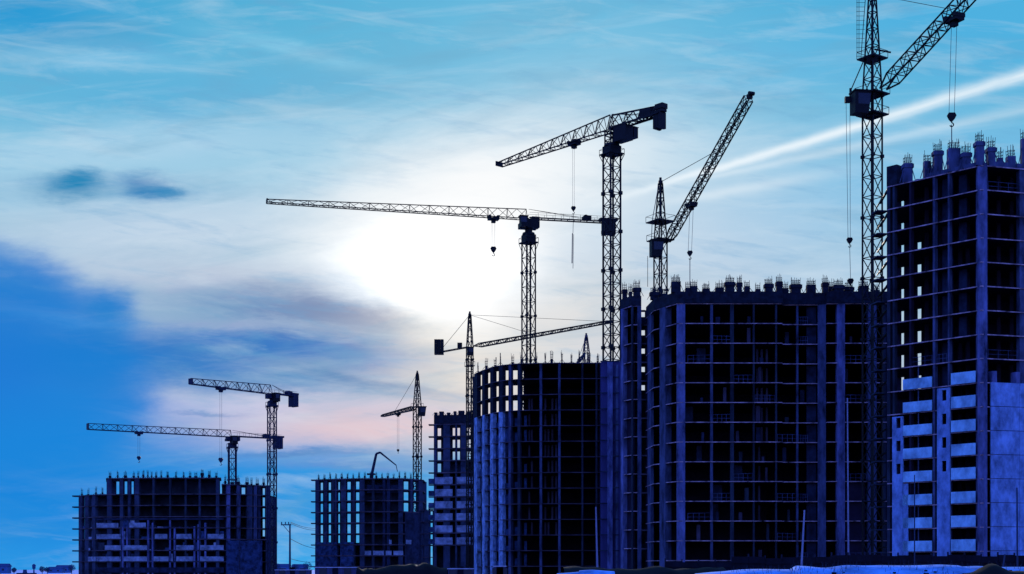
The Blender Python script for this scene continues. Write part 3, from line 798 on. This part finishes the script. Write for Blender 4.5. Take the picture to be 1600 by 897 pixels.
# site cabins
def cabin(px0, px1, Y, ytop, label):
    x0, x1 = X(px0, Y), X(px1, Y); zt = Z(ytop, Y); c = empty('site_cabin', ((x0+x1)/2, Y, 0), label, 'cabin', 'site cabins')
    mb = MB(); mb.wall((x0,Y),(x1,Y),0,2.4,.2,zt-.12)
    for i in range(int((x1-x0)/.6)): mb.wall((x0+i*.6,Y),(x0+i*.6+.25,Y),-.04,0,.3,zt-.2)
    mb.build('wall', 'cabin_wall', c)
    mb = MB(); mb.wall((x0-.1,Y),(x1+.1,Y),-.12,2.5,zt-.115,zt); mb.build('roof', 'cabin_trim', c)
    xm = (x0+x1)/2
    mb = MB(); mb.wall((xm-.4,Y),(xm+.4,Y),-.1,-.045,.25,2.2); mb.build('door', 'dark_fence', c)
    for s_ in (-1, 1):
        mb = MB(); mb.wall((xm+s_*(x1-x0)*.3-.5,Y),(xm+s_*(x1-x0)*.3+.5,Y),-.1,-.045,1.1,2.0); mb.build('window', 'cab_glass', c)
cabin(492, 556, 200, 886, 'site cabin with pale roof edge below the left bays of the grid tower')
cabin(700, 739, 180, 888, 'site cabin at the foot of the banded tower')
cabin(772, 790, 170, 884, 'small pale-roofed site cabin at the foot of the rounded tower')
cabin(430, 484, 230, 890, 'low site cabin beside the utility pole left of the grid tower')

def pole(px, ytop, Y, r, label, m='pole_metal', tilt=0, name='steel_pole', cat='pole', group=None, cap=True):
    mb = MB(); a = Vector((X(px,Y),Y,0)); b_ = at(px+tilt, ytop, Y)
    rt = empty(name, a, label, cat, group)
    mb.beam(a, b_, r, 8, r*.65); mb.build('shaft', m, rt)
    mb = MB(); mb.box(a+Vector((0,0,.3)), (r*5,r*5,.6)); mb.build('footing', 'dim_concrete', rt)
    return rt
pole(1249, 797, 70, .06, 'thin slightly leaning pole rising from the snow bank', tilt=8)
pole(1326, 622, 150, .1, 'tall thin pale pole in front of the bright column of the broad middle tower', tilt=-2)
pole(934, 792, 200, .16, 'pale pole standing by the stair shaft of the rounded tower', tilt=-3)
pole(1429, 742, 120, .06, 'dark thin mast before the pale balconies of the right tower', 'pole_dark')
pole(1590, 762, 110, .08, 'dark pole in front of the smooth wall at the right edge', 'pole_dark', tilt=-1)
rt = pole(1562, 866, 105, .09, 'dark leaning prop against the smooth wall at lower right', 'pole_dark', tilt=8)
rt = pole(453, 819, 260, .22, 'dark utility pole with crossarm standing between the left block and the grid tower', 'pole_dark', name='utility_pole', cat='utility pole')
mb = MB(); mb.beam(at(439,820,260), at(455,820,260), .14); mb.beam(at(442,820,260), at(453,833,260), .07)
mb.build('crossarm', 'pole_dark', rt)
for px in (440, 446, 451):
    mb = MB(); mb.beam(at(px,819,260), at(px,815.5,260), .1, 8); mb.build('insulator', 'pole_dark', rt)
for i, (y0, y1) in enumerate(((816,826),(818,829),(842,858),(873,877))):
    mb = MB(); pts = []
    for j in range(13):
        t = j/12; pts.append(at(454+46*t, y0+(y1-y0)*t+3*math.sin(math.pi*t), 260+130*t*.95))
    for a, c in zip(pts[:-1], pts[1:]): mb.beam(a, c, .05)
    tag(mb.build('overhead_wire', 'rope_steel'), ['topmost overhead wire from the utility pole to the grid tower','second overhead wire from the top, right of the utility pole','sagging middle wire between the utility pole and the grid tower','lowest level wire near the ground right of the utility pole'][i], 'wire', 'overhead wires')

# far skyline
def house(px, Y, w, h, label):
    x = X(px, Y); c = empty('distant_house', (x, Y, 0), label, 'house', 'distant houses')
    mb = MB(); mb.box((x, Y, h*.35), (w, w*.8, h*.7)); mb.build('wall', 'far_wall', c)
    mb = MB(); a, d_ = w*.55, w*.45; z0 = h*.7+.01; z1 = h
    mb.add([(x-a,Y-d_,z0),(x+a,Y-d_,z0),(x+a,Y+d_,z0),(x-a,Y+d_,z0),(x-a,Y,z1),(x+a,Y,z1)], [(0,1,5,4),(2,3,4,5),(0,4,3),(1,2,5),(3,2,1,0)])
    mb.build('roof', 'far_roof', c)
    for s_ in (-1, 1):
        mb = MB(); mb.box((x+s_*w*.25, Y-w*.4-.05, h*.4), (w*.14,.08,h*.2)); mb.build('window', 'cab_glass', c)
house(2, 640, 7, 4.5, 'distant dark house cut by the lower left corner')
house(88, 720, 7, 3.2, 'lower distant house just left of the stepped block')
house(100, 760, 7, 4.2, 'gabled distant house touching the stepped block')
house(469, 700, 7, 4.5, 'distant house seen right of the utility pole')
house(441, 740, 8, 4.8, 'distant house seen left of the utility pole')
pole(39, 890, 500, .9, 'stubby dark chimney on the low horizon at far left', 'far_roof', name='chimney', cat='chimney')
rt = pole(53, 888, 500, .3, 'small dark water tower on the low horizon at far left', 'far_roof', name='water_tower', cat='water tower')
mb = MB(); p = at(53,885,500); mb.beam(p-Vector((0,0,.9)), p+Vector((0,0,.5)), .55, 12, .65); mb.beam(p+Vector((0,0,.5)), p+Vector((0,0,.9)), .65, 12, .1); mb.build('tank', 'far_roof', rt)
rnd = random.Random(4)
for i, (px, h) in enumerate(((66,3.2),(74,2.8),(112,4.0),(432,4.4),(461,4.2),(480,5.0),(22,2.6))):
    Y = 560; x = X(px, Y)
    t = empty('bare_tree', (x, Y, 0), ['small distant tree right of the water tower','tiny distant tree, second right of the water tower','distant tree at the foot of the stepped block','distant bush-like tree left of the utility pole','distant tree just right of the utility pole','distant tree touching the left edge of the grid tower','low distant tree left of the chimney'][i], 'tree', 'distant trees')
    mb = MB(); mb.beam((x,Y,0),(x,Y,h*.7),.12,6,.05)
    for k_ in range(9):
        a = rnd.uniform(0,6.28); z = h*rnd.uniform(.3,.7); mb.beam((x,Y,z),(x+math.cos(a)*h*.3,Y+math.sin(a)*h*.3,z+h*.25),.04)
    mb.build('trunk', 'bark', t)
    mb = MB()
    for k_ in range(260):
        a = rnd.uniform(0,6.28); rr = h*.36*math.sqrt(rnd.random()); z = h*(.62+.38*rnd.uniform(-1,1)*math.sqrt(max(0,1-(rr/(h*.36))**2)))
        c = Vector((x+rr*math.cos(a), Y+rr*math.sin(a), z)); s_ = .16
        u = Vector((rnd.uniform(-1,1),rnd.uniform(-1,1),rnd.uniform(-1,1))).normalized()*s_; v = u.orthogonal().normalized()*s_
        mb.add([c-u,c+v,c+u,c-v], [(0,1,2,3)])
    mb.build('crown', 'far_foliage', t)

# ------------------------------------------------------------------ world
w = bpy.data.worlds.new('World'); sc.world = w; w.use_nodes = True
nt = w.node_tree; N = nt.nodes; L = nt.links; N.clear()
def val(x):
    return x
def mth(op, a, b=None, c=None, clamp=False):
    n = N.new('ShaderNodeMath'); n.operation = op; n.use_clamp = clamp
    for i, v in enumerate((a, b, c)):
        if v is None: continue
        if isinstance(v, (int, float)): n.inputs[i].default_value = v
        else: L.new(v, n.inputs[i])
    return n.outputs[0]
def mixc(f, a, b):
    n = N.new('ShaderNodeMix'); n.data_type = 'RGBA'
    if isinstance(f, (int, float)): n.inputs[0].default_value = f
    else: L.new(f, n.inputs[0])
    for i, v in ((6, a), (7, b)):
        if isinstance(v, tuple): n.inputs[i].default_value = v
        else: L.new(v, n.inputs[i])
    return n.outputs[2]
tc = N.new('ShaderNodeTexCoord'); sp = N.new('ShaderNodeSeparateXYZ'); L.new(tc.outputs['Generated'], sp.inputs[0])
dx, dy, dz = sp.outputs
yy = mth('MAXIMUM', dy, .12)
U = mth('MULTIPLY_ADD', mth('DIVIDE', dx, yy), 22.22, 8.0)
V = mth('SUBTRACT', 8.9, mth('MULTIPLY', mth('DIVIDE', dz, yy), 22.22))
def noise(su, sv, scale, detail=4, rough=.55, seed=0.0, rot=0.0, dist=0.0):
    cb = N.new('ShaderNodeCombineXYZ')
    c_, s_ = math.cos(rot), math.sin(rot)
    uu = mth('ADD', mth('MULTIPLY', U, c_), mth('MULTIPLY', V, s_)); vv = mth('ADD', mth('MULTIPLY', U, -s_), mth('MULTIPLY', V, c_))
    L.new(mth('MULTIPLY', uu, su), cb.inputs[0]); L.new(mth('MULTIPLY', vv, sv), cb.inputs[1]); cb.inputs[2].default_value = seed
    n = N.new('ShaderNodeTexNoise'); n.inputs['Scale'].default_value = scale; n.inputs['Detail'].default_value = detail
    n.inputs['Roughness'].default_value = rough; n.inputs['Distortion'].default_value = dist
    L.new(cb.outputs[0], n.inputs['Vector']); return n.outputs['Fac']
nA = noise(.6, 1.2, 1.0, 9, .66, 1.3); nB = noise(.4, 1.6, 1.2, 9, .66, 7.7)
Ud = mth('ADD', U, mth('MULTIPLY', mth('SUBTRACT', nA, .5), 1.0))
Vd = mth('ADD', V, mth('MULTIPLY', mth('SUBTRACT', nB, .5), .6))
def blob(cx, cy, rx, ry, rot=0, p=1.0, amp=1.0, warp=True):
    u = mth('SUBTRACT', Ud if warp else U, cx); v = mth('SUBTRACT', Vd if warp else V, cy)
    c_, s_ = math.cos(R(rot)), math.sin(R(rot))
    a = mth('ADD', mth('MULTIPLY', u, c_/rx), mth('MULTIPLY', v, s_/rx)); b_ = mth('ADD', mth('MULTIPLY', u, -s_/ry), mth('MULTIPLY', v, c_/ry))
    q = mth('ADD', mth('MULTIPLY', a, a), mth('MULTIPLY', b_, b_))
    if p != 1: q = mth('POWER', q, p)
    return mth('MULTIPLY', mth('EXPONENT', mth('MULTIPLY', q, -1)), amp, clamp=True)
rp_ = N.new('ShaderNodeValToRGB'); L.new(mth('DIVIDE', Vd, 9.0), rp_.inputs[0])
er = rp_.color_ramp; er.elements[0].position = 0; er.elements[0].color = lin((84,176,216))
er.elements[1].position = 1; er.elements[1].color = lin((60,170,235))
for p_, c_ in ((.17,(106,186,220)),(.29,(150,202,228)),(.42,(176,206,226)),(.62,(176,196,216)),(.75,(190,192,218)),(.82,(80,165,226))):
    e = er.elements.new(p_); e.color = lin(c_)
colr = rp_.outputs[0]
BL = [  # cx cy rx ry rot p amp colour
 (0.0,.1,2.2,.9,10,1,.85,(28,150,212)),
 (1.0,.9,1.9,.22,2,1,.5,(150,208,238)),
 (2.9,1.5,3.2,.45,-4,1,.55,(92,176,220)),
 (9,.3,3,1.2,0,1,.35,(140,205,235)),
 (15.2,.3,3.4,1.3,0,1,.75,(74,176,226)),
 (12.2,1.0,1.8,.5,-8,1,.4,(96,184,228)),
 (14.9,2.6,1.6,.5,-14,1,.7,(64,170,224)),
 (13.5,2.6,2.5,.8,-15,1,.4,(110,188,228)),
 (4.8,.85,1.5,.14,14,1,.45,(160,216,240)),
 (2.2,2.25,3.2,.38,-5,1,.6,(184,216,238)),
 (2.5,3.6,2.8,.6,0,1,.6,(196,212,232)),
 (10.5,3.9,3.5,1.5,0,1,.7,(200,216,234)),
 (9.5,5.2,2.0,.7,-5,1,.7,(205,208,220)),
 (15,3.3,3.5,1.2,0,1,.55,(120,190,230)),
 (7.6,3.0,2.9,1.25,-14,1,.88,(236,243,248)),
 (3.4,4.35,2.4,.3,2,1,.7,(196,204,222)),
 (4.0,4.78,1.7,.28,4,1,.9,(108,142,190)),
 (5.6,4.95,1.5,.24,14,1,.9,(112,132,174)),
 (4.9,5.4,2.3,.3,6,1,.95,(76,124,186)),
 (3.3,5.12,1.0,.12,-2,1,.6,(170,182,212)),
 (3.1,5.58,3.0,.36,1,1.5,.98,(30,116,200)),
 (5.1,5.75,1.3,.18,4,1,.6,(180,190,212)),
 (4.7,5.98,2.2,.2,5,1.2,.95,(62,132,192)),
 (7.3,5.9,1.7,.9,0,1,.8,(242,230,214)),
 (8.9,4.9,1.5,.7,-8,1,.6,(236,232,226)),
 (4.2,6.4,2.6,.28,1,1,.85,(206,206,230)),
 (5.6,6.72,1.8,.34,-2,1,.85,(232,203,208)),
 (3.3,6.47,.5,.035,0,1,.6,(110,140,190)),
 (4.3,7.8,3.6,.72,0,1.6,.9,(42,150,226)),
 (4.6,7.12,1.3,.07,-1,1,.7,(70,128,196)),
 (5.6,7.3,1.6,.1,0,1,.5,(120,140,200)),
 (-.5,5.8,3.1,2.05,15,7,.97,(24,124,208)),
 (1.75,4.85,.4,.4,0,1.5,.9,(26,126,206)),
 (1.2,5.0,1.3,.1,8,1,.4,(70,150,222)),
 (-.1,6.0,.9,.9,0,1,.5,(28,112,214)),
 (-.2,6.4,3.2,1.6,4,1,.35,(30,130,218)),
 (.8,7.6,2.9,1.5,0,2,.9,(26,134,220)),
 (1.2,8.9,2.0,.5,0,1,.5,(34,148,230)),
 (1.7,2.97,1.7,.2,1,1,.55,(130,180,216)),
 (1.16,2.93,.5,.2,2,1.3,1,(30,132,184)),
 (1.3,2.8,.22,.12,0,1.2,.8,(34,134,186)),
 (2.3,2.93,.48,.2,8,1.3,1,(28,122,186)),
 (2.65,3.0,.3,.09,10,1.2,.8,(50,136,190)),
 (4.2,5.5,1.9,.2,4,1,.75,(52,120,194)),
 (5.4,5.9,1.5,.13,8,1,.6,(70,128,184)),
 (6.9,5.0,.9,.6,20,1.2,.7,(255,248,236)),
]
for cx, cy, rx, ry, rot, p, amp, c in BL:
    colr = mixc(blob(cx, cy, rx, ry, rot, p, amp), colr, lin(c))
# fine streaks
st1 = noise(.22, 2.2, 1.3, 6, .6, 3.1, R(-6), .4)
st2 = noise(.5, 3.0, 1.6, 5, .6, 9.1, R(8), .3)
s1 = mth('MULTIPLY', mth('SUBTRACT', st1, .52, clamp=True), 2.4, clamp=True)
s2 = mth('MULTIPLY', mth('SUBTRACT', .47, st2, clamp=True), 2.0, clamp=True)
hi = mth('SUBTRACT', 1.0, blob(0, 6.2, 3, 2.4, 0, 2, 1.0))
colr = mixc(mth('MULTIPLY', s1, mth('MULTIPLY', hi, .35)), colr, lin((222,236,248)))
colr = mixc(mth('MULTIPLY', s2, mth('MULTIPLY', hi, .9)), colr, lin((104,168,212)))
m1 = noise(.30, 1.5, 1.0, 7, .6, 14.2, R(-7), .6); m2 = noise(.45, 2.4, 1.1, 8, .62, 21.9, R(5), .5)
g1 = mth('MULTIPLY', mth('SUBTRACT', .52, m1, clamp=True), 3.2, clamp=True); g2 = mth('MULTIPLY', mth('SUBTRACT', m2, .5, clamp=True), 2.6, clamp=True)
colr = mixc(mth('MULTIPLY', g1, mth('MULTIPLY', hi, .55)), colr, lin((112,168,200)))
colr = mixc(mth('MULTIPLY', g2, mth('MULTIPLY', hi, .45)), colr, lin((214,230,240)))
# contrail bands
def band(x0, y0, slope, w0, wk, xs, xe, amp, curve=0):
    t = mth('SUBTRACT', U, x0)
    nb = mth('MULTIPLY', mth('SUBTRACT', noise(.8, .8, 1.0, 4, .6, 4.4), .5), .14)
    yc = mth('ADD', mth('ADD', mth('MULTIPLY', t, slope), y0), mth('MULTIPLY', mth('MULTIPLY', t, t), curve))
    d_ = mth('ADD', mth('SUBTRACT', V, yc), nb)
    wd = mth('MULTIPLY_ADD', mth('MAXIMUM', t, 0), wk, w0)
    q = mth('DIVIDE', d_, wd); q = mth('MULTIPLY', q, q)
    e = mth('EXPONENT', mth('MULTIPLY', q, -1))
    n = N.new('ShaderNodeMapRange'); n.interpolation_type = 'SMOOTHSTEP'; L.new(U, n.inputs[0]); n.inputs[1].default_value = xs; n.inputs[2].default_value = xe
    sn = noise(.35, 5.0, 1.0, 6, .6, 31.0, math.atan(slope))
    fade = mth('SUBTRACT', 1.12, mth('MULTIPLY', mth('MAXIMUM', mth('SUBTRACT', U, 12.5), 0), .09))
    f2 = mth('MULTIPLY', fade, mth('MULTIPLY_ADD', sn, 1.5, .2), clamp=True)
    return mth('MULTIPLY', mth('MULTIPLY', mth('MULTIPLY', e, f2), n.outputs[0]), amp, clamp=True)
colr = mixc(mth('MAXIMUM', band(10.0, 3.0, -.305, .055, .009, 8.4, 11.2, .97), band(10.0, 3.0, -.215, .03, .012, 8.6, 10.6, .35), clamp=True), colr, lin((232,244,252)))
b2 = band(10.0, 3.25, -.19, .06, .02, 9.6, 11.0, .6)
b2 = mth('MULTIPLY', b2, mth('EXPONENT', mth('MULTIPLY', mth('POWER', mth('DIVIDE', mth('SUBTRACT', U, 11.3), 1.6), 2.0), -1)))
colr = mixc(b2, colr, lin((222,236,246)))
# sun core behind thin cloud
for cx, cy, rx, ry, rot, p, amp in ((7.5,2.8,2.2,.6,-12,1.0,.75),(7.0,3.5,1.9,.6,-8,1.2,.8),(6.65,4.1,1.5,.7,6,1.3,1.0),(7.1,4.65,.9,.55,30,1.3,.95),(7.9,3.9,.8,.9,0,1,.7)):
    colr = mixc(blob(cx, cy, rx, ry, rot, p, amp), colr, (1.0,1.0,1.0,1))
core = blob(6.7, 4.15, 1.15, .6, 0, 1.2, 1.0)
vm = N.new('ShaderNodeVectorMath'); vm.operation = 'SCALE'; L.new(colr, vm.inputs[0]); L.new(mth('MULTIPLY_ADD', core, .6, 1.0), vm.inputs['Scale'])
# physical sky for zenith and the half behind the viewer, plus a strong unseen blue fill added to light the facades
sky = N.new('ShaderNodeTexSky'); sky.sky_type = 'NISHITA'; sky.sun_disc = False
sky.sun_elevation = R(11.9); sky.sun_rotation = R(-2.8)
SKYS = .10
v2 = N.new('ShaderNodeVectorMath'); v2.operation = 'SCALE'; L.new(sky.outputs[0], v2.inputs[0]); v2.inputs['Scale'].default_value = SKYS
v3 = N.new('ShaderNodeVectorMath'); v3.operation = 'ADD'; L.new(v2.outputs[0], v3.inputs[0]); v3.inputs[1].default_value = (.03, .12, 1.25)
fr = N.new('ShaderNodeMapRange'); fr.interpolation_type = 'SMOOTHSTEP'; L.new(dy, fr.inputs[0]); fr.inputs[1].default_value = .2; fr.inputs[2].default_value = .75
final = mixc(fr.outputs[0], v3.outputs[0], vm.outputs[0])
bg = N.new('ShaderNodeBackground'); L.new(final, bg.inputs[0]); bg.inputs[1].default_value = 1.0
out = N.new('ShaderNodeOutputWorld'); L.new(bg.outputs[0], out.inputs[0])
w.cycles.sampling_method = 'MANUAL'; w.cycles.sample_map_resolution = 512

# sun
sl = bpy.data.lights.new('sun', 'SUN'); sl.energy = 2.0; sl.angle = R(.6); sl.color = (1, .9, .78)
so = bpy.data.objects.new('sun', sl); COL.objects.link(so)
el, az = R(11.9), R(-2.8)
sd = Vector((math.sin(az)*math.cos(el), math.cos(az)*math.cos(el), math.sin(el)))
so.rotation_euler = (-sd).to_track_quat('-Z', 'Y').to_euler()

# camera
cd = bpy.data.cameras.new('camera'); cam = bpy.data.objects.new('camera', cd); COL.objects.link(cam)
cd.sensor_width = 36; cd.lens = 36*F/1600; cd.shift_y = (HY-448.5)/1600; cd.clip_end = 20000; cd.clip_start = .5
cam.location = (0, 0, CH); cam.rotation_euler = (R(90), 0, 0)
sc.camera = cam
for o in COL.objects:
    if '_w' in o: del o['_w']
sc.view_settings.view_transform = 'Standard'; sc.view_settings.look = 'None'; sc.view_settings.exposure = 0
sc.cycles.max_bounces = 5
